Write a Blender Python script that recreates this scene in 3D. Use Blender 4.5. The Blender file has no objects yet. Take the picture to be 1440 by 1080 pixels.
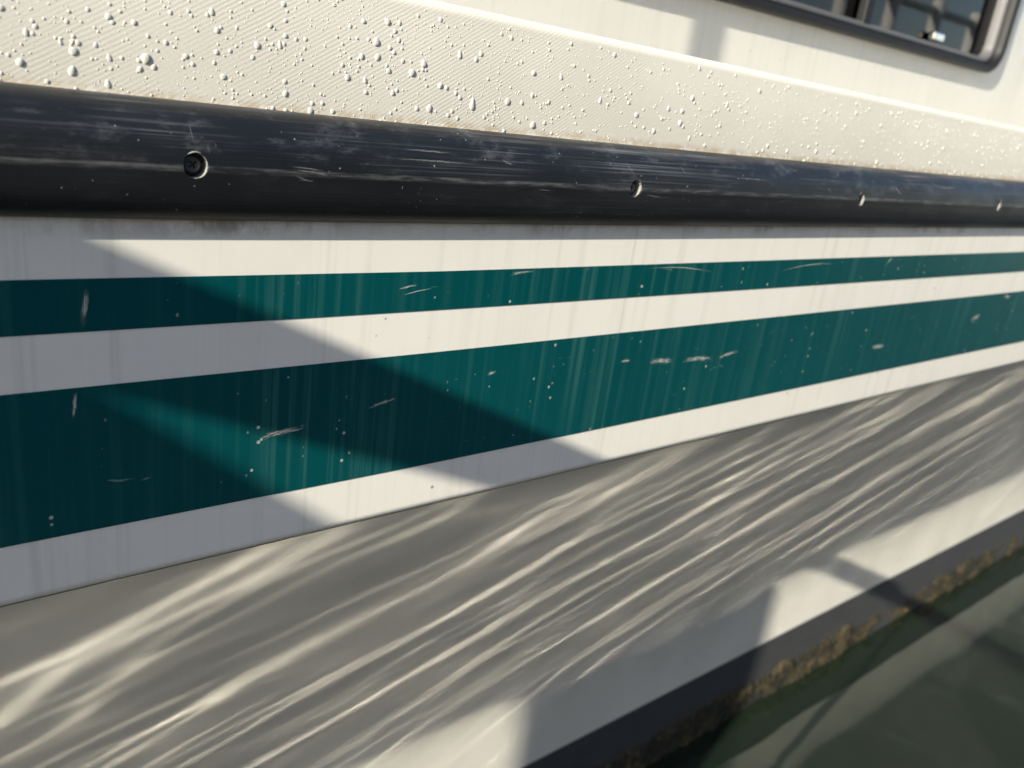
import bpy, bmesh, math, random
import numpy as np
from mathutils import Vector, Matrix

sc = bpy.context.scene
COL = sc.collection
PI = math.pi

# ------------------------------------------------------------------ camera
# world: x runs along the hull, y points from the dock into the boat, z is up; the camera is the origin
FPX = 1180.0
ax = np.array([1479.0, -215.0, FPX]); ax /= np.linalg.norm(ax)
dn = np.array([-456.0, 3325.0, FPX]); dn -= dn.dot(ax) * ax; dn /= np.linalg.norm(dn)
ay = np.cross(ax, dn)
cam = bpy.data.objects.new('camera', bpy.data.cameras.new('camera'))
COL.objects.link(cam); sc.camera = cam
cam.data.sensor_width = 36.0
cam.data.lens = 36.0 * FPX / 1440.0
cam.data.clip_start = 0.01
cam.data.clip_end = 2000.0
cam.matrix_world = Matrix(((ax[0], -ax[1], -ax[2], 0), (ay[0], -ay[1], -ay[2], 0), (-dn[0], dn[1], dn[2], 0), (0, 0, 0, 1)))
cam.data.dof.use_dof = True
cam.data.dof.focus_distance = 0.50
cam.data.dof.aperture_fstop = 8.5

# ------------------------------------------------------------------ sky and sun
SUN = Vector((-3.55, -1.0, 1.80)).normalized()
world = bpy.data.worlds.new('World'); sc.world = world; world.use_nodes = True
wn = world.node_tree
sky = wn.nodes.new('ShaderNodeTexSky'); sky.sky_type = 'NISHITA'; sky.sun_disc = False
sky.dust_density = 1.0; sky.ozone_density = 1.0
sky.sun_elevation = math.asin(SUN.z); sky.sun_rotation = math.atan2(SUN.x, SUN.y)
wn.links.new(sky.outputs[0], wn.nodes['Background'].inputs[0])
wn.nodes['Background'].inputs[1].default_value = 0.094
sun = bpy.data.objects.new('sun', bpy.data.lights.new('sun', 'SUN')); COL.objects.link(sun)
sun.data.energy = 5.0
sun.data.angle = math.radians(0.38)
sun.data.color = (1.0, 0.925, 0.765)
sun.rotation_euler = SUN.to_track_quat('Z', 'Y').to_euler()
sun.location = (-4, -1, 3)

# ------------------------------------------------------------------ exposure, integrator
sc.view_settings.view_transform = 'Standard'
sc.view_settings.look = 'None'
sc.view_settings.exposure = 1.08
sc.view_settings.gamma = 1.0
cy = sc.cycles
cy.use_denoising = True
cy.denoiser = 'OPENIMAGEDENOISE'
cy.use_adaptive_sampling = False
cy.use_guiding = True                 # lets the path tracer find the sun mirrored in the water
cy.use_surface_guiding = True
cy.surface_guiding_probability = 0.7
cy.guiding_training_samples = 128
cy.caustics_reflective = True
cy.blur_glossy = 0.0
cy.sample_clamp_indirect = 30.0
cy.max_bounces = 6; cy.diffuse_bounces = 3; cy.glossy_bounces = 4; cy.transmission_bounces = 4

ZW = -1.243                           # water level

# ------------------------------------------------------------------ node helpers
class NT:
    def __init__(s, name):
        s.m = bpy.data.materials.new(name); s.m.use_nodes = True
        s.t = s.m.node_tree; s.b = s.t.nodes['Principled BSDF']; s.out = s.t.nodes['Material Output']
        s.tc = None
    def n(s, typ, **kw):
        nd = s.t.nodes.new('ShaderNode' + typ)
        for k, v in kw.items(): setattr(nd, k, v)
        return nd
    def put(s, sock, v):
        if isinstance(v, bpy.types.NodeSocket): s.t.links.new(v, sock)
        elif isinstance(v, tuple) and len(v) == 3 and sock.type == 'RGBA': sock.default_value = (*v, 1)
        else: sock.default_value = v
    def co(s):
        if s.tc is None: s.tc = s.n('TexCoord')
        return s.tc.outputs['Object']
    def xyz(s):
        nd = s.n('SeparateXYZ'); s.put(nd.inputs[0], s.co()); return nd.outputs
    def ma(s, op, a, b=0.0, c=0.0, clamp=False):
        nd = s.n('Math', operation=op, use_clamp=clamp)
        s.put(nd.inputs[0], a); s.put(nd.inputs[1], b); s.put(nd.inputs[2], c); return nd.outputs[0]
    def scale(s, v, xyz):
        nd = s.n('Mapping'); s.put(nd.inputs['Vector'], v); nd.inputs['Scale'].default_value = xyz; return nd.outputs[0]
    def noise(s, v, scale=1.0, detail=2.0, rough=0.5, dist=0.0):
        nd = s.n('TexNoise'); s.put(nd.inputs['Vector'], v)
        nd.inputs['Scale'].default_value = scale; nd.inputs['Detail'].default_value = detail
        nd.inputs['Roughness'].default_value = rough; nd.inputs['Distortion'].default_value = dist
        return nd.outputs['Fac']
    def voro(s, v, scale=1.0):
        nd = s.n('TexVoronoi'); s.put(nd.inputs['Vector'], v); nd.inputs['Scale'].default_value = scale
        return nd.outputs['Distance'], nd.outputs['Color']
    def step(s, v, a, b, lo=0.0, hi=1.0):
        nd = s.n('MapRange', interpolation_type='SMOOTHSTEP'); s.put(nd.inputs[0], v)
        for i, q in zip((1, 2, 3, 4), (a, b, lo, hi)): nd.inputs[i].default_value = q
        return nd.outputs[0]
    def mix(s, f, a, b):
        nd = s.n('Mix', data_type='RGBA'); s.put(nd.inputs[0], f); s.put(nd.inputs[6], a); s.put(nd.inputs[7], b)
        return nd.outputs[2]
    def bump(s, h, dist=0.001, strength=1.0, normal=None):
        nd = s.n('Bump'); s.put(nd.inputs['Height'], h); nd.inputs['Distance'].default_value = dist
        nd.inputs['Strength'].default_value = strength
        if normal is not None: s.put(nd.inputs['Normal'], normal)
        return nd.outputs[0]
    def set(s, **kw):
        for k, v in kw.items(): s.put(s.b.inputs[k.replace('_', ' ')], v)
        return s.m

def plain(name, c, r, var=0.12, sc_=30.0, **kw):
    t = NT(name)
    f = t.noise(t.co(), sc_, 3)
    return t.set(Base_Color=t.mix(f, tuple(q * (1 - var) for q in c), tuple(min(1, q * (1 + var)) for q in c)), Roughness=r, **kw)

# ------------------------------------------------------------------ materials
def mat_hull(name='white_gelcoat', k=1.0):
    t = NT(name); x, y, z = t.xyz()
    run = t.noise(t.scale(t.co(), (75, 1, 1.6)), 1, 4, .6)             # dried water runs
    run2 = t.noise(t.scale(t.co(), (330, 1, 5)), 1, 2)
    f = t.step(run, .48, .72); f = t.ma('MULTIPLY', f, t.step(run2, .30, .65))
    c = t.mix(t.ma('MULTIPLY', f, .6), (.80, .785, .735), (.62, .60, .545))
    cl = t.noise(t.co(), 7, 4)
    c = t.mix(t.ma('MULTIPLY', t.step(cl, .45, .75), .35), c, (.69, .675, .62))
    d, rc = t.voro(t.co(), 55)
    sp = t.ma('MULTIPLY', t.step(d, .09, .05), t.step(t.noise(t.co(), 45, 1), .58, .62))
    c = t.mix(t.ma('MULTIPLY', sp, .7), c, (.12, .10, .07))               # small specks of dirt
    # brown mould creeping out below the rubber strip
    mo = t.noise(t.scale(t.co(), (1, 1, .6)), 38, 6, .72)
    pat = t.step(t.noise(t.scale(t.co(), (1, 0, 0)), 9, 2), .42, .62)
    edge = t.step(z, -.096, -.087)
    fm = t.ma('MULTIPLY', t.ma('MULTIPLY', edge, t.step(mo, .42, .62)), t.ma('MULTIPLY_ADD', pat, .45, .15))
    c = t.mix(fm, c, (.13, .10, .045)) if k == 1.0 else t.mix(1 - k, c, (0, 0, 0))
    ro = t.ma('MULTIPLY_ADD', run, .25, .22)
    b = t.bump(t.noise(t.co(), 25, 2), .0006, .25)
    return t.set(Base_Color=c, Roughness=ro, Normal=b)

def mat_lower():
    t = NT('lower_gelcoat')
    cl = t.noise(t.scale(t.co(), (1, 1, 1)), 6, 4)
    c = t.mix(t.step(cl, .35, .75), (.74, .72, .66), (.66, .645, .585))
    x, y, z = t.xyz()
    d = t.noise(t.scale(t.co(), (14, 1, 40)), 1, 3)
    sp = t.ma('MULTIPLY', t.step(d, .72, .8), .5)
    c = t.mix(sp, c, (.2, .2, .17))
    scum = t.ma('MULTIPLY', t.step(t.ma('ADD', z, t.ma('MULTIPLY', t.noise(t.co(), 14, 5), .05)), -.985, -.93, 1, 0), .0)
    return t.set(Base_Color=c, Roughness=.5)

def mat_teal():
    t = NT('teal_stripe_paint'); x, y, z = t.xyz()
    base = t.mix(t.noise(t.co(), 9, 3), (.0008, .054, .061), (.0012, .070, .079))
    run = t.noise(t.scale(t.co(), (130, 1, 1.8)), 1, 4, .65)
    zone = t.step(t.noise(t.scale(t.co(), (1, 1, .3)), 9, 2), .40, .66)
    f = t.ma('MULTIPLY', t.step(run, .46, .72), t.ma('MULTIPLY_ADD', zone, .75, .25))
    c = t.mix(f, base, (.03, .125, .118))
    d, rc = t.voro(t.co(), 150)                                          # dots of dried spray, strung out in columns
    col = t.step(t.noise(t.scale(t.co(), (120, 0, 6)), 1, 1), .60, .68)
    dot = t.ma('MULTIPLY', t.step(d, .20, .13), col)
    d2, rc2 = t.voro(t.co(), 70)
    dot2 = t.ma('MULTIPLY', t.step(d2, .05, .028), t.step(t.noise(t.co(), 30, 1), .52, .58))
    c = t.mix(t.ma('MULTIPLY', t.ma('MAXIMUM', dot, dot2), .75), c, (.50, .55, .50))
    sr = t.noise(t.scale(t.co(), (40, 1, 300)), 1, 2, .6, 1.5)
    c = t.mix(t.ma('MULTIPLY', t.step(sr, .735, .78), .35), c, (.35, .42, .40))
    return t.set(Base_Color=c, Roughness=t.ma('MULTIPLY_ADD', f, .3, .28), Specular_IOR_Level=.08)

def mat_scuff(name='rubbed_paint', colr=(.60, .62, .58), al=.95):
    t = NT(name)
    u = t.n('UVMap'); sx = t.n('SeparateXYZ'); t.put(sx.inputs[0], u.outputs[0])
    va = t.n('VectorMath', operation='ADD'); t.put(va.inputs[0], t.scale(u.outputs[0], (2.5, 7, 1))); t.put(va.inputs[1], t.scale(t.co(), (40, 40, 40)))
    n1 = t.noise(va.outputs[0], 1.6, 5, .72)
    ed = t.ma('MULTIPLY', sx.outputs[1], t.ma('SUBTRACT', 1.0, sx.outputs[1])); ed = t.ma('MULTIPLY', ed, 4.0)
    en = t.ma('MULTIPLY', sx.outputs[0], t.ma('SUBTRACT', 1.0, sx.outputs[0])); en = t.ma('POWER', t.ma('MULTIPLY', en, 4.0), .6)
    f = t.step(t.ma('ADD', n1, t.ma('MULTIPLY_ADD', t.ma('MULTIPLY', ed, en), .45, -.32)), .44, .80)
    return t.set(Base_Color=colr, Roughness=.6, Alpha=t.ma('MULTIPLY', f, al))

def mat_rubber():
    t = NT('black_rubber'); x, y, z = t.xyz()
    fine = t.noise(t.scale(t.co(), (5, 60, 900)), 1, 4, .65)
    long_ = t.noise(t.scale(t.co(), (2.2, 30, 330)), 1, 3, .6)
    patch = t.step(t.noise(t.scale(t.co(), (1, 1, 2)), 11, 3), .38, .7)
    up = t.step(z, -.062, -.040)
    f = t.ma('MULTIPLY', t.step(fine, .48, .75), t.ma('MULTIPLY', patch, t.ma('MULTIPLY_ADD', up, .70, .12)))
    f2 = t.ma('MULTIPLY', t.step(long_, .62, .76), t.ma('MULTIPLY_ADD', up, .22, .05))
    # the ridge along the middle is rubbed pale
    w = t.ma('ADD', z, t.ma('MULTIPLY', t.ma('SUBTRACT', t.noise(t.scale(t.co(), (3, 0, 0)), 1, 2), .5), .0015))
    ridge = t.ma('MULTIPLY', t.step(w, -.0590, -.0568), t.step(w, -.0545, -.0560))
    rn = t.noise(t.scale(t.co(), (45, 1, 400)), 1, 4, .7)
    f3 = t.ma('MULTIPLY', ridge, t.step(rn, .38, .74, .03, .45))
    d, rc = t.voro(t.co(), 170)
    dot = t.ma('MULTIPLY', t.step(d, .085, .045), t.step(t.noise(t.co(), 60, 1), .50, .58))
    sc1 = t.noise(t.scale(t.co(), (420, 1, 120)), 1, 2, .5, 2.0)
    nick = t.ma('MULTIPLY', t.step(sc1, .74, .77), t.step(t.noise(t.co(), 18, 2), .52, .62))
    lip_reflection = t.ma('MULTIPLY', t.step(z, -.0775, -.083), .6)  # brownish reflection along the lower lip, painted into the colour
    c = (.006, .007, .009)
    c = t.mix(t.ma('ADD', f, f2, clamp=True), c, (.16, .175, .20))
    ch = t.ma('MULTIPLY', t.step(t.noise(t.scale(t.co(), (1, 1, 3)), 26, 6, .75), .50, .78), t.ma('MULTIPLY_ADD', up, .5, .12))
    c = t.mix(ch, c, (.13, .14, .155))
    c = t.mix(f3, c, (.24, .245, .25))
    c = t.mix(t.ma('MULTIPLY', t.ma('MAXIMUM', dot, nick), .7), c, (.42, .43, .43))
    c = t.mix(lip_reflection, c, (.07, .055, .035))
    ro = t.ma('MULTIPLY_ADD', patch, .16, .40)
    b0 = t.bump(t.noise(t.scale(t.co(), (1, 1, 1.5)), 34, 3), .0012, .35)
    b = t.bump(t.ma('ADD', fine, t.ma('MULTIPLY', long_, .8)), .00022, .7, b0)
    return t.set(Base_Color=c, Roughness=ro, Normal=b)

def mat_strip():
    t = NT('cream_ribbed_covering'); x, y, z = t.xyz()
    wob = t.ma('MULTIPLY', t.noise(t.co(), 60, 2), .0016)
    ph = t.ma('ADD', t.ma('MULTIPLY_ADD', x, -.514, wob), t.ma('MULTIPLY', z, .857))
    rib = t.ma('SINE', t.ma('MULTIPLY', ph, 2 * PI / .00205))
    ph2 = t.ma('ADD', t.ma('MULTIPLY', x, .75), t.ma('MULTIPLY', z, .66))
    rib2 = t.ma('SINE', t.ma('MULTIPLY', ph2, 2 * PI / .0031))
    amp = t.step(t.noise(t.co(), 22, 3), .30, .62, .15, 1.0)
    n = t.noise(t.co(), 900, 3, .6)
    h = t.ma('ADD', t.ma('MULTIPLY', rib, amp), t.ma('MULTIPLY_ADD', n, 1.6, t.ma('MULTIPLY', rib2, .18)))
    b = t.bump(h, .0001, .22)
    c = t.mix(t.step(t.noise(t.co(), 12, 4), .35, .75), (.66, .638, .578), (.62, .60, .54))
    dirt = t.ma('MULTIPLY', t.step(t.ma('ADD', z, t.ma('MULTIPLY', t.noise(t.co(), 50, 4), -.006)), -.0255, -.0325), t.step(t.noise(t.co(), 120, 4, .7), .3, .6))
    c = t.mix(t.ma('MULTIPLY', dirt, .8), c, (.36, .26, .14))
    return t.set(Base_Color=c, Roughness=.62, Normal=b)

def mat_boot():
    t = NT('dark_boot_stripe')
    c = t.mix(t.noise(t.scale(t.co(), (3, 1, 20)), 4, 4), (.030, .032, .037), (.065, .065, .069))
    return t.set(Base_Color=c, Roughness=.55)

def mat_algae():
    t = NT('brown_algae')
    a = t.n('Attribute', attribute_name='tone')
    c = t.mix(a.outputs['Fac'], (.010, .0105, .006), (.105, .080, .032))
    c = t.mix(t.step(a.outputs['Fac'], .93, .97), c, (.42, .30, .17))
    return t.set(Base_Color=c, Roughness=.8)

def mat_water():
    t = NT('harbour_water')
    n = t.noise(t.co(), 3.5, 3)
    c = t.mix(n, (.006, .011, .007), (.011, .018, .011))
    return t.set(Base_Color=c, Roughness=.024, IOR=1.75)

def mat_glass():
    t = NT('tinted_glass')
    tr = t.n('BsdfTransparent'); tr.inputs[0].default_value = (.2, .22, .26, 1)
    gl = t.n('BsdfGlossy'); gl.inputs['Roughness'].default_value = .015
    fr = t.n('Fresnel'); fr.inputs['IOR'].default_value = 1.5
    mx = t.n('MixShader'); t.put(mx.inputs[0], fr.outputs[0]); t.put(mx.inputs[1], tr.outputs[0]); t.put(mx.inputs[2], gl.outputs[0])
    t.t.links.new(mx.outputs[0], t.out.inputs['Surface']); t.t.nodes.remove(t.b)
    return t.m

def mat_wood():
    t = NT('weathered_timber')
    g = t.noise(t.scale(t.co(), (4, 60, 60)), 1, 4, .6)
    c = t.mix(g, (.055, .058, .062), (.11, .112, .115))
    return t.set(Base_Color=c, Roughness=.8, Normal=t.bump(g, .002, .5))

M = dict(hull=mat_hull(), lower=mat_lower(), teal=mat_teal(), scuff=mat_scuff(), scratch=mat_scuff('scratched_rubber', (.30, .31, .32), .75), rubber=mat_rubber(), strip=mat_strip(),
         boot=mat_boot(), algae=mat_algae(), water=mat_water(), glass=mat_glass(), wood=mat_wood(),
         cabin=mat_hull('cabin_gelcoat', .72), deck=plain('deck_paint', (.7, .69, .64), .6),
         frame=plain('black_window_frame', (.009, .0095, .011), .55, .2, Specular_IOR_Level=.3), gasket=plain('grey_gasket', (.09, .09, .095), .5),
         inside=plain('dark_cabin_lining', (.05, .055, .075), .8), drop=plain('cream_droplet', (.585, .565, .505), .6, .03),
         steel=plain('blackened_steel', (.13, .13, .13), .45, .25, 400, Metallic=.6), slot=plain('screw_slot', (.01, .01, .01), .7),
         sunlit_worn=plain('sunlit_worn_rubber', (.23, .23, .22), .7, .5, 900), seam=plain('brown_seam', (.10, .085, .06), .7, .4, 60),
         chrome=plain('polished_rail', (.75, .75, .75), .15, .03, Metallic=1.0), white=plain('white_painted_post', (.78, .77, .74), .5),
         navy=plain('blocker_navy', (.02, .03, .06), .2), cover=plain('blocker_charcoal', (.045, .048, .052), .85, .2, 12),
         board=plain('plain_board', (.45, .38, .28), .7), beige=plain('beige_rail', (.55, .47, .36), .6))

# ------------------------------------------------------------------ mesh helpers
def link(name, me, mat, parent=None, smooth=False):
    if mat is not None and not me.materials: me.materials.append(mat)
    if smooth: me.polygons.foreach_set('use_smooth', [True] * len(me.polygons))
    o = bpy.data.objects.new(name, me); COL.objects.link(o)
    if parent is not None:
        o.parent = parent; o.matrix_parent_inverse = world_of(parent).inverted()
    return o
def world_of(o):
    m = Matrix.LocRotScale(o.location, o.rotation_euler, o.scale)
    if o.parent is not None: m = world_of(o.parent) @ o.matrix_parent_inverse @ m
    return m
def mesh(name, v, f):
    me = bpy.data.meshes.new(name); me.from_pydata([tuple(p) for p in v], [], f); me.update(); return me
def thing(name, label, cat, loc, group=None):
    o = bpy.data.objects.new(name, None); COL.objects.link(o); o.location = loc; o.empty_display_size = .1
    o['label'] = label; o['category'] = cat
    if group: o['group'] = group
    return o
def sheet(name, prof, xs, mat, parent, smooth=True, closed=False):
    """sweep a profile(x) -> [(y,z)...] along x"""
    v = []; f = []
    for x in xs: v += [(x, p[0], p[1]) for p in prof(x)]
    k = len(prof(xs[0])); r = k if closed else k - 1
    for i in range(len(xs) - 1):
        for j in range(r):
            a = i * k + j; b = i * k + (j + 1) % k
            f.append((a, b, b + k, a + k))
    return link(name, mesh(name, v, f), mat, parent, smooth)
def box(name, lo, hi, mat, parent, bev=0.0):
    bm = bmesh.new(); bmesh.ops.create_cube(bm, size=1)
    for v in bm.verts: v.co = Vector([(lo[i] + hi[i]) / 2 + v.co[i] * (hi[i] - lo[i]) for i in range(3)])
    if bev: bmesh.ops.bevel(bm, geom=bm.edges[:], offset=bev, segments=2, affect='EDGES', profile=.5)
    me = bpy.data.meshes.new(name); bm.to_mesh(me); bm.free(); return link(name, me, mat, parent)
def rod(name, a, b, r, mat, parent, r2=None, seg=14):
    a = Vector(a); b = Vector(b); d = (b - a); q = d.to_track_quat('Z', 'Y').to_matrix()
    v = []; f = []
    for i, (p, rr) in enumerate(((a, r), (b, r if r2 is None else r2))):
        for j in range(seg):
            t = 2 * PI * j / seg; v.append(p + q @ Vector((rr * math.cos(t), rr * math.sin(t), 0)))
    for j in range(seg): f.append((j, (j + 1) % seg, seg + (j + 1) % seg, seg + j))
    f.append(tuple(range(seg))[::-1]); f.append(tuple(range(seg, 2 * seg)))
    o = link(name, mesh(name, v, f), mat, parent)
    for p in o.data.polygons:
        if len(p.vertices) == 4: p.use_smooth = True
    return o
def cut(obj, cutters):
    """subtract the cutters from obj for good"""
    for c in cutters:
        m = obj.modifiers.new('cut', 'BOOLEAN'); m.operation = 'DIFFERENCE'; m.solver = 'EXACT'; m.object = c
    bpy.context.view_layer.update()
    me = bpy.data.meshes.new_from_object(obj.evaluated_get(bpy.context.evaluated_depsgraph_get()))
    obj.modifiers.clear(); obj.data = me
    for c in cutters: bpy.data.objects.remove(c)

def off(x): return .0028 * math.exp(-max(x, -.2) + .05) ** 5 - .001 if x > -.2 else .0028 * math.exp(.25) ** 5 - .001
rng = random.Random(11)

# ------------------------------------------------------------------ water
def build_water():
    step = .0065
    xs = np.arange(-3.4, 4.4, step); ys = np.arange(-1.5, .95, .0085)
    gx, gy = np.meshgrid(xs, ys, indexing='ij')
    r = np.random.default_rng(21); h = np.zeros_like(gx)
    perp = math.atan2(SUN.y, SUN.x) + PI / 2
    for n, l0, octv, th0, sp, amp in ((64, .030, 3.9, -.16, .17, .036), (34, .028, 3.2, perp, .5, .055)):
        for i in range(n):
            lam = l0 * 2 ** (octv * (i + r.uniform(0, 1)) / n); k = 2 * PI / lam
            th = r.normal(th0, sp)
            a = amp / k ** 2 * r.uniform(.4, 1.6)
            h += a * np.sin(k * (np.cos(th) * gx + np.sin(th) * gy) + r.uniform(0, 2 * PI))
    fade = np.clip(np.minimum.reduce([gx - xs[0], xs[-1] - gx, gy - ys[0], ys[-1] - gy]) / .15, 0, 1)
    h *= fade
    nx, ny = gx.shape
    v = np.stack([gx, gy, ZW + h], -1).reshape(-1, 3).tolist()
    ix = np.arange(nx * ny).reshape(nx, ny)
    f = np.stack([ix[:-1, :-1], ix[1:, :-1], ix[1:, 1:], ix[:-1, 1:]], -1).reshape(-1, 4).tolist()
    R = 900.0; b = len(v); x0, x1, y0, y1 = float(xs[0]), float(xs[-1]), float(ys[0]), float(ys[-1])
    v += [(x0, y0, ZW), (x1, y0, ZW), (x1, y1, ZW), (x0, y1, ZW), (-R, -R, ZW), (R, -R, ZW), (R, R, ZW), (-R, R, ZW)]
    f += [(b + i, b + 4 + i, b + 4 + (i + 1) % 4, b + (i + 1) % 4) for i in range(4)]
    f[-4:] = [tuple(q) for q in f[-4:]]
    o = link('water', mesh('water', v, f), M['water'], None, True)
    o['kind'] = 'structure'
    return o
build_water()

# ------------------------------------------------------------------ the boat
X0, X1 = -3.6, 7.5
boat = thing('motorboat', 'white motorboat with two teal stripes and a black rubber rub rail along its side', 'boat', (1.9, 1.9, ZW))
XS = sorted(set([round(X0 + i * .6, 3) for i in range(6)] + [round(-.3 + i * .06, 3) for i in range(36)] + [round(1.9 + i * .4, 3) for i in range(15)]))

def side_y(z): return .431
HZ = [-.075, -.085, -.10, -.13, -.16, -.19, -.22, -.25, -.27, -.2805]
KN = (.431, -.2812)
def side_prof(x):
    o = off(x)
    p = [(.445, -.060 + o)] + [(side_y(z), z + o * (1 if z > -.2 else .3)) for z in HZ]
    for t in (0, 20, 45, 70, 90):                       # rounded lower edge of the topsides
        a = math.radians(t); p.append((KN[0] + .0065 * (1 - math.cos(a)), KN[1] + .3 * o - .0065 * math.sin(a)))
    p += [(.452, -.2885 + .3 * o)]
    return p
topside = sheet('topside', side_prof, XS, M['hull'], boat)
sheet('seam', lambda x: [(KN[0] + .0065 - .0068 * math.cos(math.radians(a_)), KN[1] + .3 * off(x) - .0068 * math.sin(math.radians(a_))) for a_ in (48, 62, 76, 90)], XS, M['seam'], boat)
LOW = [(.450, -.2935), (.470, -.325), (.505, -.385), (.560, -.475), (.620, -.580), (.680, -.695), (.735, -.805), (.772, -.885), (.784, -.945), (.786, -1.010), (.786, -1.082), (.783, -1.170), (.780, -1.243), (.778, -1.32), (.74, -1.6)]
sheet('lower_hull', lambda x: LOW, XS, M['lower'], boat)
sheet('boot_stripe', lambda x: [(.7862, -1.0815), (.7850, -1.083), (.7820, -1.170), (.7790, -1.240), (.7770, -1.32)], XS, M['boot'], boat, smooth=False)

# the two painted stripes
def ang_z(a):
    q = math.tan(math.radians(a)); return -q * .431
def edge_z(pts, x):
    return ang_z(float(np.interp(x, [p[0] for p in pts], [p[1] for p in pts])))
def stripe(top, bot, label):
    def prof(x):
        a = edge_z(top, x); b = edge_z(bot, x)
        return [(side_y(a + (b - a) * k / 5) - .0004, a + (b - a) * k / 5) for k in range(6)]
    o = sheet('stripe', prof, XS, M['teal'], boat); o['label'] = label; return o
s1 = stripe([(.06, 14.6), (.31, 15.0), (1.2, 15.2)], [(.06, 17.9), (.31, 18.1), (1.2, 18.5)], 'narrow teal stripe just under the rub rail')
s2 = stripe([(.06, 21.3), (.31, 21.5), (1.2, 21.8)], [(.06, 30.1), (.31, 30.3), (1.2, 30.2)], 'wide teal stripe above the lower edge of the topside')

# pale scuffs rubbed through the stripes (x0, z0, x1, z1, width)
SC = [(0.0968, -0.1139, 0.0929, -0.1391, 0.0040, 1), (0.0896, -0.1681, 0.0875, -0.1859, 0.0026, 2), (0.1809, -0.2128, 0.2203, -0.2090, 0.0053, 2), (0.2541, -0.2040, 0.2814, -0.1983, 0.0031, 2), (0.2707, -0.1263, 0.2880, -0.1234, 0.0018, 1), (0.2741, -0.1301, 0.3001, -0.1263, 0.0013, 1), (0.3576, -0.1198, 0.3819, -0.1176, 0.0026, 1), (0.4844, -0.1950, 0.4991, -0.1948, 0.0039, 2), (0.5171, -0.1984, 0.5538, -0.2016, 0.0064, 2), (0.5605, -0.2022, 0.6100, -0.2045, 0.0058, 2), (0.6103, -0.2053, 0.6451, -0.2004, 0.0045, 2), (0.8876, -0.2197, 0.9247, -0.2214, 0.0073, 2), (1.1290, -0.2060, 1.1617, -0.1987, 0.0083, 2), (1.2121, -0.1774, 1.2370, -0.1795, 0.0059, 2), (0.8718, -0.1254, 0.8840, -0.1172, 0.0036, 1), (0.3501, -0.1908, 0.3593, -0.1892, 0.0033, 2), (0.6724, -0.1276, 0.7790, -0.1223, 0.0016, 1), (0.4894, -0.1192, 0.5886, -0.1257, 0.0014, 1)]
for (xa, za, xb, zb, w, which) in SC:
    w *= 1.25
    n = 10; v = []; f = []; d = Vector((xb - xa, zb - za)); L = d.length; d.normalize(); nr = Vector((-d.y, d.x))
    for i in range(n + 1):
        t = i / n; bend = math.sin(t * PI) * L * .03
        for s in (-.5, .5):
            px = xa + (xb - xa) * t + nr.x * (w * s + bend); pz = za + (zb - za) * t + nr.y * (w * s + bend)
            v.append((px, side_y(pz) - .00075, pz))
    for i in range(n): f.append((2 * i, 2 * i + 2, 2 * i + 3, 2 * i + 1))
    me = mesh('scuff_mark', v, f); uv = me.uv_layers.new()
    for p in me.polygons:
        for li, vi in zip(p.loop_indices, p.vertices): uv.data[li].uv = ((vi // 2) / n, vi % 2)
    link('scuff_mark', me, M['scuff'], s1 if which == 1 else s2)

# ---- black rub rail with screws in counterbores
RC = -.0565
def rail_prof(x):
    o = off(x); p = []
    for i in range(33):
        t = PI * i / 32; s = math.sin(t)
        base = .4405 - .0075 * i / 32
        prot = (.0225 - .0075 * i / 32 * .6) * (s ** .82 if s > 0 else 0)
        z = RC + .0285 * math.cos(t)
        prot += .0006 * math.exp(-((z + .056) / .0022) ** 2)     # the slight ridge along the middle
        p.append((base - prot, z + o))
    p += [(.446, RC - .028 + o), (.448, RC + .028 + o)]
    return p
RX = [X0, -2.4, -1.2] + [round(-.4 + i * .05, 3) for i in range(52)] + [2.8, 4.0, 5.5, X1]
rail = sheet('rub_rail', rail_prof, RX, M['rubber'], boat, closed=True)
k = 35
bm = bmesh.new(); bm.from_mesh(rail.data); bm.verts.ensure_lookup_table()
bm.faces.new(bm.verts[0:k]); bm.faces.new(list(bm.verts[len(bm.verts) - k:])[::-1])
bmesh.ops.recalc_face_normals(bm, faces=bm.faces[:]); bm.to_mesh(rail.data); bm.free()
SCREWS = [-.163, .144, .4535, .763, 1.073, 1.383]
YF = .4165
holes = []
for i, sx in enumerate(SCREWS):
    zc = RC + off(sx) + .0005
    holes.append(rod('hole', (sx, YF - .02, zc), (sx, YF + .0068, zc), .0061, None, None, seg=32))
cut(rail, holes)
rail.data.polygons.foreach_set('use_smooth', [True] * len(rail.data.polygons)); rail.data.set_sharp_from_angle(angle=math.radians(24))
def screw_mesh():
    bm = bmesh.new(); seg = 28; rings = []
    for r, y in ((.0044, .0024), (.0044, .0013), (.0040, .0005), (.0030, .0001), (.0016, 0)):
        rings.append([bm.verts.new((r * math.cos(2 * PI * j / seg), y, r * math.sin(2 * PI * j / seg))) for j in range(seg)])
    for a, b in zip(rings, rings[1:]):
        for j in range(seg): bm.faces.new((a[j], a[(j + 1) % seg], b[(j + 1) % seg], b[j]))
    bm.faces.new(rings[-1]); bm.faces.new(rings[0][::-1])
    bmesh.ops.recalc_face_normals(bm, faces=bm.faces[:])
    me = bpy.data.meshes.new('screw'); bm.to_mesh(me); bm.free(); return me
tmp = link('screw_tool', screw_mesh(), M['steel'])
cr = math.radians(38); u = Vector((math.cos(cr), 0, math.sin(cr)))
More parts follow.
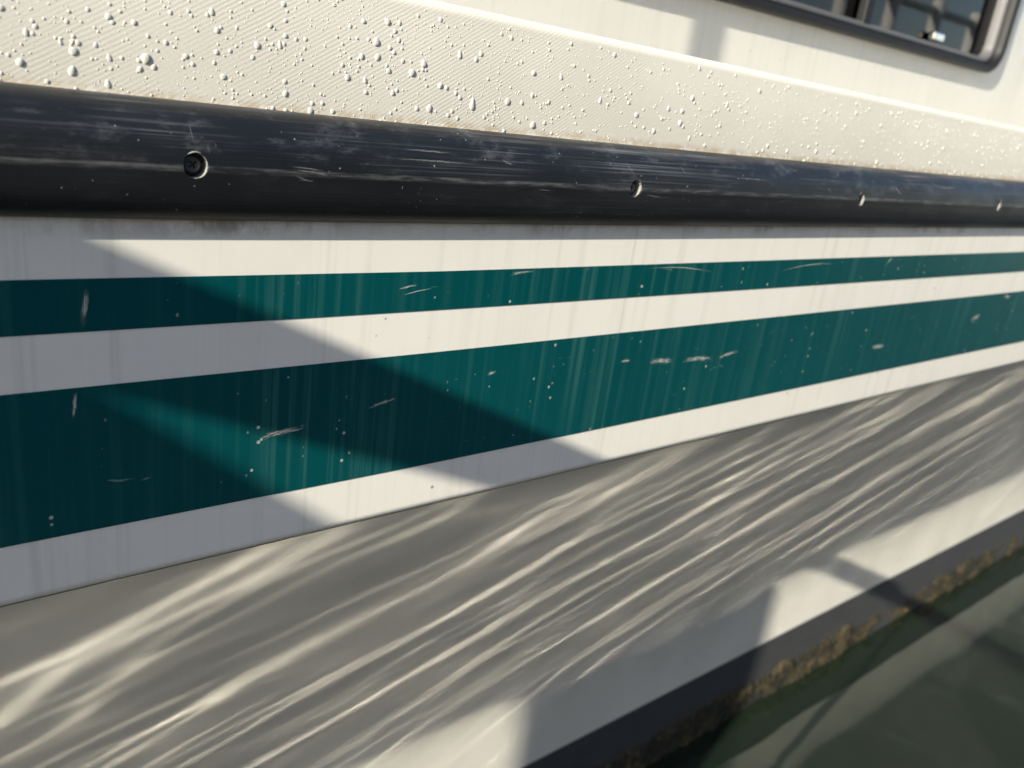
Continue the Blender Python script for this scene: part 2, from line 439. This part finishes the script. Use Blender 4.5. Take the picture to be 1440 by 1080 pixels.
def bar(dirv):
    sd = Vector((-dirv.z, 0, dirv.x)); v = []
    for yy in (-.002, .0013):
        for a, b in ((-1, -1), (1, -1), (1, 1), (-1, 1)): v.append(dirv * a * .0022 + sd * b * .00048 + Vector((0, yy, 0)))
    o = link('slot_tool', mesh('slot_tool', v, [(0, 1, 2, 3), (7, 6, 5, 4), (0, 4, 5, 1), (1, 5, 6, 2), (2, 6, 7, 3), (3, 7, 4, 0)]), M['slot'])
    b2 = bmesh.new(); b2.from_mesh(o.data); bmesh.ops.recalc_face_normals(b2, faces=b2.faces[:]); b2.to_mesh(o.data); b2.free(); return o
cut(tmp, [bar(u), bar(Vector((-u.z, 0, u.x)))])
screw_me = tmp.data; bpy.data.objects.remove(tmp)
def rim_mesh():                                            # worn rubber round the hole, its sunlit wall put into the colour
    bm = bmesh.new(); seg = 40; r2 = random.Random(5); rings = []
    for r, y in ((.00595, .0062), (.0059, .003), (.00595, .0004), (.0062, .0000), (.0065, .0001), (.0069, .0007)):
        rings.append([bm.verts.new(((r + r2.uniform(-.00012, .00025)) * math.cos(2 * PI * j / seg), y + r2.uniform(-.0001, .0001) + (.0009 * (math.sin(2 * PI * j / seg) ** 2) if y < .002 else 0), (r + r2.uniform(-.0001, .0002)) * math.sin(2 * PI * j / seg))) for j in range(seg)])
    for a, b in zip(rings, rings[1:]):
        for j in range(seg): bm.faces.new((a[j], a[(j + 1) % seg], b[(j + 1) % seg], b[j]))
    me = bpy.data.meshes.new('sunlit_worn_rim'); bm.to_mesh(me); bm.free(); return me
rim_me = rim_mesh()
for i, sx in enumerate(SCREWS):
    zc = RC + off(sx) + .0005
    o = link('screw', screw_me, None, rail, False); o.location = (sx - .0004, YF + .0042, zc); o.rotation_euler = (0, rng.uniform(0, 1.5) if i != 1 else 0, 0)
    o = link('sunlit_worn_rim', rim_me, M['sunlit_worn'], rail, True); o.location = (sx, YF + .0003, zc); o.rotation_euler = (0, i * 1.3, 0)

# scratches torn into the rubber (x0, z0, x1, z1, width)
RS = [(.1897, -.0530, .2139, -.0548, .0012), (.1915, -.0545, .2120, -.0562, .0011), (.1930, -.0572, .2052, -.0611, .0012), (.1960, -.0600, .2065, -.0604, .0010), (.2052, -.0560, .2145, -.0575, .0014),
      (.1426, -.0345, .1445, -.0465, .0007), (.4415, -.0370, .4525, -.0490, .0012), (.1500, -.0440, .1512, -.0500, .0005), (.1535, -.0435, .1538, -.0470, .0005),
      (.4600, -.0600, .4850, -.0625, .0012), (.3300, -.0420, .3420, -.0455, .0016), (.2560, -.0410, .3000, -.0415, .0016), (.2450, -.0462, .3200, -.0468, .0016), (.3600, -.0600, .3750, -.0607, .0010),
      (.7000, -.0470, .7100, -.0540, .0020), (.8200, -.0420, .8400, -.0530, .0030), (.9000, -.0410, .9600, -.0414, .0018), (.5600, -.0448, .6200, -.0452, .0015), (.5000, -.0380, .5080, -.0440, .0012), (.6300, -.0620, .6420, -.0600, .0010)]
for (xa_, za_, xb_, zb_, w) in RS:
    n = 14; v = []; f = []; d = Vector((xb_ - xa_, zb_ - za_)); L = d.length; d.normalize(); nr = Vector((-d.y, d.x)); cv = rng.uniform(-.08, .08) if L < .02 else rng.uniform(-.004, .004)
    for i in range(n + 1):
        t = i / n; bend = math.sin(t * PI) * L * cv
        for s_ in (-.5, .5):
            px = xa_ + (xb_ - xa_) * t + nr.x * (w * s_ + bend); pz = za_ + (zb_ - za_) * t + nr.y * (w * s_ + bend)
            pr_ = [(q[1], q[0]) for q in rail_prof(px)[:33]][::-1]
            v.append((px, float(np.interp(pz, [q[0] for q in pr_], [q[1] for q in pr_])) - .0003, pz))
    for i in range(n): f.append((2 * i, 2 * i + 2, 2 * i + 3, 2 * i + 1))
    me = mesh('scratch', v, f); uv = me.uv_layers.new()
    for p in me.polygons:
        for li, vi in zip(p.loop_indices, p.vertices): uv.data[li].uv = ((vi // 2) / n, vi % 2)
    link('scratch', me, M['scratch'], rail)

# ---- cream ribbed covering above the rail
def strip_prof(x):
    o = off(x); zt = .0445 - .0098 * min(max(x, -.5), 2.2) + .25 * o
    zb = -.0315 + o; yb = .4425; yt = .4475; p = [(.4395, zb - .0015)]
    for k_ in range(13):
        t = k_ / 12; p.append((yb + (yt - yb) * t - .0012 * math.sin(t * PI), zb + (zt - .007 - zb) * t))
    for a in (12, 28, 45, 62, 80):
        a = math.radians(a); p.append((yt + .007 * (1 - math.cos(a)), zt - .007 + .007 * math.sin(a)))
    p += [(.50, zt + .001), (.60, zt - .004)]
    return p
strip = sheet('gunwale_covering', strip_prof, XS, M['strip'], boat)
strip['label'] = 'cream ribbed covering dotted with raised droplets'
def strip_point(x, t):
    """t 0..1 up the flat face -> point, outward normal"""
    p = strip_prof(x); s = 1 + t * 12; i = min(int(s), 12); f_ = s - i
    a = Vector(p[i]); b = Vector(p[i + 1]); q = a.lerp(b, f_); d = (b - a).normalized()
    return Vector((x, q.x, q.y)), Vector((0, -d.y, d.x))
def drop_mesh(seed, seg=14, rings=5, tail=0.0, lump=.12):
    r2 = random.Random(seed); v = []; f = []
    ph = [r2.uniform(0, 6.28) for _ in range(3)]
    for i in range(rings):
        e = (PI / 2) * i / rings
        for j in range(seg):
            a = 2 * PI * j / seg; rr = math.cos(e) ** .8 * (1 + lump * math.sin(2 * a + ph[0]) * .6 + lump * .5 * math.sin(3 * a + ph[1]))
            zz = rr * math.sin(a); 
            if zz > 0: zz *= 1 + tail
            v.append((rr * math.cos(a) * (1 - .25 * tail * max(0, math.sin(a)) if tail else 1), -.41 * math.sin(e) + .04, zz - .06 * math.sin(e)))
    v.append((0, -.37, -.06))
    for i in range(rings - 1):
        for j in range(seg): f.append((i * seg + j, i * seg + (j + 1) % seg, (i + 1) * seg + (j + 1) % seg, (i + 1) * seg + j))
    for j in range(seg): f.append(((rings - 1) * seg + j, (rings - 1) * seg + (j + 1) % seg, len(v) - 1))
    return v, f
kinds = [drop_mesh(s, tail=t) for s, t in ((1, 0), (2, 0), (3, .15), (4, 0), (5, .5), (6, 1.3), (7, 0), (8, .2))]
kind_me = []
for v, f in kinds:
    me = mesh('droplet', v, f); me.materials.append(M['drop']); me.polygons.foreach_set('use_smooth', [True] * len(f)); kind_me.append(me)
drops = []; cells = {}
tries = 0
def place_drop(x, t, r, kd):
    key = (int(x / .006), int(t * 12))
    for dx in (-1, 0, 1):
        for dt in (-1, 0, 1):
            for (x2, t2, r2_) in cells.get((key[0] + dx, key[1] + dt), ()):
                if math.hypot(x - x2, (t - t2) * .065) < (r + r2_) * .92: return False
    cells.setdefault(key, []).append((x, t, r)); drops.append((x, t, r, kd)); return True
for i in range(1900):                                       # larger ones, in loose clusters
    if i % 5 < 4 or not drops: x = -.06 + 1.5 * rng.random() ** 1.25; t = rng.uniform(.01, .99)
    else:
        b = drops[rng.randrange(len(drops))]; x = b[0] + rng.gauss(0, .02); t = min(.99, max(.01, b[1] + rng.gauss(0, .12)))
    r = min(.0021, .00070 * math.exp(rng.gauss(.10, .42)))
    place_drop(x, t, r, rng.choices(range(8), (4, 4, 3, 4, 2, .8, 4, 3))[0])
for i in range(5200):
    place_drop(-.06 + 1.6 * rng.random() ** 1.2, rng.uniform(.0, 1.0), .00028 * math.exp(rng.gauss(.1, .45)), rng.choice((0, 1, 2, 3, 6, 7)))
for i in range(160):                                       # a row caught along the foot of the strip
    place_drop(rng.uniform(-.1, 1.3), rng.uniform(.0, .035), .0006 * math.exp(rng.gauss(.1, .35)), rng.choice((0, 1, 3, 6)))
drops.sort(key=lambda d: -d[2] / (.35 + max(d[0], 0)) if d[0] > .0 else -d[2] * .5)
bigs, rest = drops[:300], drops[300:]
def drop_frame(x, t, r):
    p, n = strip_point(x, t); up = Vector((0, n.z * -1, n.y)) * -1
    if up.z < 0: up = -up
    m = Matrix(((1, 0, 0), (0, -n.y, up.y), (0, -n.z, up.z)))
    return p, m
for (x, t, r, kd) in bigs:
    p, m = drop_frame(x, t, r)
    o = link('droplet', kind_me[kd], None, strip)
    h = rng.uniform(.8, 1.1)
    mm = Matrix.Translation(p) @ m.to_4x4() @ Matrix.Rotation(rng.gauss(0, .18), 4, 'Y') @ Matrix.Diagonal((r, r * h, r * rng.uniform(1.0, 1.25), 1))
    o.location, q, o.scale = mm.decompose(); o.rotation_euler = q.to_euler()
small = [drop_mesh(s, 8, 3) for s in (11, 12, 13)]
SV = []; SF = []
for (x, t, r, kd) in rest:
    v, f = small[kd % 3] if r < .0011 else kinds[kd]; p, m = drop_frame(x, t, r); b = len(SV)
    for q in v: SV.append(p + m @ (Vector(q) * r))
    SF += [tuple(b + j for j in ff) for ff in f]
o = link('fine_droplet_spatter', mesh('fine_droplet_spatter', SV, SF), M['drop'], strip, True); o['kind'] = 'stuff'

# ---- deck, cabin, window
CY = .85
ZD = .012
box('side_deck', (X0, .52, -.03), (X1, CY + .02, ZD), M['deck'], boat)
WX0, WX1, WZ0, WZ1 = .46, 1.938, .150, .56
def rrect(x0, x1, z0, z1, r, n=7):
    p = []
    for cx_, cz_, a0 in ((x1 - r, z0 + r, -90), (x1 - r, z1 - r, 0), (x0 + r, z1 - r, 90), (x0 + r, z0 + r, 180)):
        for i in range(n): a = math.radians(a0 + 90 * i / (n - 1)); p.append((cx_ + r * math.cos(a), cz_ + r * math.sin(a)))
    return p
def ring(name, loops, mat, parent, smooth=True):
    k_ = len(loops[0][0]); v = []; f = []
    for pts, y in loops: v += [(a, y, b) for a, b in pts]
    for i in range(len(loops) - 1):
        for j in range(k_): f.append((i * k_ + j, i * k_ + (j + 1) % k_, (i + 1) * k_ + (j + 1) % k_, (i + 1) * k_ + j))
    return link(name, mesh(name, v, f), mat, parent, smooth)
# cabin side with the window opening cut out of it: outer rectangle to rounded opening
op = rrect(WX0 + .012, WX1 - .012, WZ0 + .012, WZ1 - .012, .042)
n_ = len(op)
bm = bmesh.new()
oc = [bm.verts.new((a, CY, b)) for a, b in ((X0 + .4, ZD - .01), (6.2, ZD - .01), (6.2, 1.05), (X0 + .4, 1.05))]
iv = [bm.verts.new((a, CY, b)) for a, b in op]
ed = [bm.edges.new((oc[i], oc[(i + 1) % 4])) for i in range(4)] + [bm.edges.new((iv[i], iv[(i + 1) % n_])) for i in range(n_)]
bmesh.ops.triangle_fill(bm, use_beauty=True, edges=ed)
bmesh.ops.recalc_face_normals(bm, faces=bm.faces[:])
me = bpy.data.meshes.new('cabin_side'); bm.to_mesh(me); bm.free()
link('cabin_side', me, M['cabin'], boat)
win = link('window', mesh('window', [(WX0 + .02, CY + .016, WZ0 + .02), (WX1 - .02, CY + .016, WZ0 + .02), (WX1 - .02, CY + .016, WZ1 - .02), (WX0 + .02, CY + .016, WZ1 - .02)], [(0, 1, 2, 3)]), M['glass'], boat)
win['label'] = 'dark sliding window with a black rounded frame'
def R(d, r): return rrect(WX0 + d, WX1 - d, WZ0 + d, WZ1 - d, r)
ring('window_frame', [(R(.001, .052), CY + .002), (R(0, .053), CY - .014), (R(.003, .050), CY - .018), (R(.013, .042), CY - .018), (R(.016, .040), CY - .014), (R(.017, .038), CY + .004)], M['frame'], win)
ring('gasket', [(R(.0165, .039), CY + .001), (R(.019, .036), CY - .004), (R(.026, .030), CY - .004), (R(.029, .028), CY + .002), (R(.030, .026), CY + .016)], M['gasket'], win)
box('mullion', (1.405, CY - .004, WZ0 + .024), (1.428, CY + .013, WZ1 - .024), M['frame'], win, .003)
box('latch', (1.66, CY - .002, WZ0 + .034), (1.70, CY + .012, WZ0 + .048), M['chrome'], win, .003)
# inside of the cabin, roof and far side
bm = bmesh.new(); bmesh.ops.create_cube(bm, size=1)
lo, hi = (X0 + .42, CY + .03, -.3), (6.18, 3.1, 1.03)
for v in bm.verts: v.co = Vector([(lo[i] + hi[i]) / 2 + v.co[i] * (hi[i] - lo[i]) for i in range(3)])
bmesh.ops.delete(bm, geom=[f_ for f_ in bm.faces if f_.normal.y < -.5], context='FACES')
me = bpy.data.meshes.new('cabin_lining'); bm.to_mesh(me); bm.free(); link('cabin_lining', me, M['inside'], boat)
box('cabin_roof', (X0 + .3, CY - .04, 1.05), (6.3, 3.2, 1.10), M['cabin'], boat, .01)
sheet('far_topside', lambda x: [(3.55, .02), (3.5, -.3), (3.25, -1.0), (3.2, -1.4)], [X0, X1], M['hull'], boat)
sheet('far_deck', lambda x: [(3.06, .012), (3.55, .02)], [X0, X1], M['deck'], boat)
for xx, nm in ((X0, 'transom'), (X1, 'bow_end')):
    link(nm, mesh(nm, [(xx, .45, .01), (xx, 3.55, .01), (xx, 3.25, -1.2), (xx, .716, -1.2), (xx, .47, -.31)], [(0, 1, 2, 3, 4)]), M['hull'], boat)
for xx in (X0 + .4, 6.2):
    box('cabin_end', (xx - .01, CY + .002, -.03), (xx + .01, 3.1, 1.049), M['cabin'], boat)
# stanchion and rail on the side deck, outside the picture
rod('stanchion', (-.045, .55, ZD - .002), (-.045, .55, .78), .0105, M['chrome'], boat)
rod('stanchion', (-2.0, .55, ZD - .002), (-2.0, .55, .78), .0125, M['chrome'], boat)
rod('hand_rail', (-2.4, .55, .78), (.0, .55, .78), .0125, M['chrome'], boat)

# ---- weed along the waterline
from mathutils import noise as mn
gx0, gx1, nz = -.6, 4.8, 22
wxs = []
x = gx0
while x < gx1: wxs.append(x); x += .0042 if x < 2.6 else .008
AV = []; AF = []; AT = []
for x in wxs:
    for j in range(nz):
        t = j / (nz - 1); z = -1.250 + .086 * t; y0 = .780 + (.783 - .780) * (z + 1.243) / .073
        n1 = mn.fractal(Vector((x * 14, z * 20, 3.1)), .9, 2.1, 4); n2 = mn.noise(Vector((x * 95, z * 120, 8.0))); n3 = mn.noise(Vector((x * 230, z * 260, 1.0)))
        hgt = .0048 + .007 * mn.noise(Vector((x * 3.3, .5, 2.0))) + .006 * n1 + .0042 * n2 + .0022 * n3 + .001 - .030 * max(0, t - .72)
        AV.append((x, y0 + .002 - hgt, z + .002 * n2)); AT.append(min(1, max(0, .12 + .55 * n2 + .55 * n1 + .25 * n3)))
for i in range(len(wxs) - 1):
    for j in range(nz - 1): a = i * nz + j; AF.append((a, a + 1, a + nz + 1, a + nz))
me = mesh('waterline_weed', AV, AF); at = me.attributes.new('tone', 'FLOAT', 'POINT'); at.data.foreach_set('value', AT)
o = link('waterline_weed', me, M['algae'], boat, True); o['kind'] = 'stuff'

# ------------------------------------------------------------------ the dock behind the camera, with an unseen shadow caster added on it
ZK = -.95
dock = thing('dock', 'weathered timber dock on round piles beside the boat', 'dock', (1.0, -1.2, ZW))
box('edge_beam', (-5.2, -.34, ZK - .22), (9.2, -.28, ZK - .035), M['wood'], dock)
box('edge_beam', (-5.2, -2.3, ZK - .22), (9.2, -2.24, ZK - .035), M['wood'], dock)
pm = None
for i in range(100):
    x = -5.2 + i * .144
    if pm is None:
        p0 = box('plank', (0, -2.32, -.035), (.136, -.25, 0), M['wood'], dock, .003); pm = p0.data; p0.location = (x, 0, ZK)
    else:
        o = link('plank', pm, None, dock); o.location = (x, 0, ZK + rng.uniform(-.001, .001))
for x in (-4.6, -.9, 3.0, 7.0):
    rod('pile', (x, -1.9, ZW - .6), (x, -1.9, ZK - .036), .12, M['wood'], dock)

# unseen board, added and cut to throw the body-shaped shadow on the hull
YC = 0.0
DX, DZ = -1.530, 0.776                # from a point on the topside to the same sun ray at the added shadow board
caster = thing('added_shadow_board', 'unseen board with pitched top and sloping arm, added to cast the hull shadows', 'shadow caster', (DX + .1, -1.24, ZK))
pts = [(DX + a, DZ + b) for a, b in ((-.38, -.92), (.263, -.92), (.263, -.301), (-.059, -.041), (-.38, -.301))]
v = [(a, YC, b) for a, b in pts] + [(a, YC + .022, b) for a, b in pts]
link('panel', mesh('panel', v, [(0, 1, 2, 3, 4), (9, 8, 7, 6, 5)] + [(i, 5 + i, 5 + (i + 1) % 5, (i + 1) % 5) for i in range(5)]), M['board'], caster)
box('beam', (DX + .085, -1.2, DZ - .135), (DX + .115, YC - .001, DZ - .105), M['wood'], caster)
box('post', (DX + .06, -1.28, ZK), (DX + .14, -1.201, DZ - .06), M['wood'], caster)

# tapered arm added to the board to cast the sloping shadow band
def az(x): return DZ - .0958 - .487 * (x - DX - .0996)
def bz(x): return DZ - .190 - .420 * (x - DX - .126)
xa, xb = DX - .25, DX + 1.0
v = []
for x in (xa, xb):
    for yy in (YC + .0225, YC + .052): v += [(x, yy, bz(x)), (x, yy, az(x))]
link('arm', mesh('arm', v, [(0, 1, 3, 2), (4, 6, 7, 5), (0, 4, 5, 1), (2, 3, 7, 6), (1, 5, 7, 3), (0, 2, 6, 4)]), M['wood'], caster)

# white rail farther along the dock, seen mirrored in the cabin window
wr = thing('dock_fence', 'white post and rail fence along the dock', 'fence', (6.5, -1.6, ZK))
for i in range(7):
    x = 4.6 + i * .62
    rod('post', (x, -1.6, ZK), (x, -1.6, .98), .045, M['white'], wr)
for z in (.35, .9):
    rod('rail', (4.5, -1.6, z), (8.5, -1.6, z), .03, M['white'], wr)
box('board', (4.5, -1.56, .0), (8.5, -1.54, .16), M['beige'], wr)

# unseen cruiser shape added across the dock to cut the sky fill
cr_ = thing('added_sky_blocker', 'unseen dark cruiser shape added across the dock to block sky light', 'boat', (2.5, -4.6, ZW))
def cprof(x):
    t = max(0.0, (x - 6) / 5.0); w = 1 - .75 * t * t
    yc = -4.6
    return [(yc + s_ * w, z) for s_, z in ((1.75, -1.5), (1.95, -.9), (2.15, .25), (2.10, .32), (1.75, .36))]
cx = [-5.5, -3, 0, 3, 6, 7.2, 8.4, 9.5, 10.4, 11]
sheet('hull', cprof, cx, M['navy'], cr_)
sheet('far_side', lambda x: [(-9.2 - p[0], p[1]) for p in cprof(x)], cx, M['navy'], cr_)
sheet('deck', lambda x: [cprof(x)[-1], (-9.2 - cprof(x)[-1][0], cprof(x)[-1][1])], cx, M['cover'], cr_)
sheet('blocker_cover', lambda x: [(-4.6 + a * (1 - .5 * max(0, (x - 5) / 3) ** 2),   .36 + .55 * b * (1 - .75 * max(0, (x - 4.5) / 3.5) ** 1.5)) for a, b in ((1.7, -.03), (1.62, 1.2), (1.35, 2.3), (.7, 2.75), (0, 2.85), (-.7, 2.75), (-1.35, 2.3), (-1.62, 1.2), (-1.7, -.03))], [-5.4, -3, -1, 1, 3, 4.5, 5.5, 6.5, 7.3, 8], M['cover'], cr_, smooth=False)
p = cprof(-5.5)
link('transom', mesh('transom', [(-5.5, q[0], q[1]) for q in p] + [(-5.5, -9.2 - q[0], q[1]) for q in p[::-1]], [tuple(range(10))]), M['navy'], cr_)
link('blocker_cover_end', mesh('blocker_cover_end', [(-5.4, -4.6 + a, .36 + .55 * b) for a, b in ((1.7, -.03), (1.62, 1.2), (1.35, 2.3), (.7, 2.75), (0, 2.85), (-.7, 2.75), (-1.35, 2.3), (-1.62, 1.2), (-1.7, -.03))], [tuple(range(9))]), M['cover'], cr_)
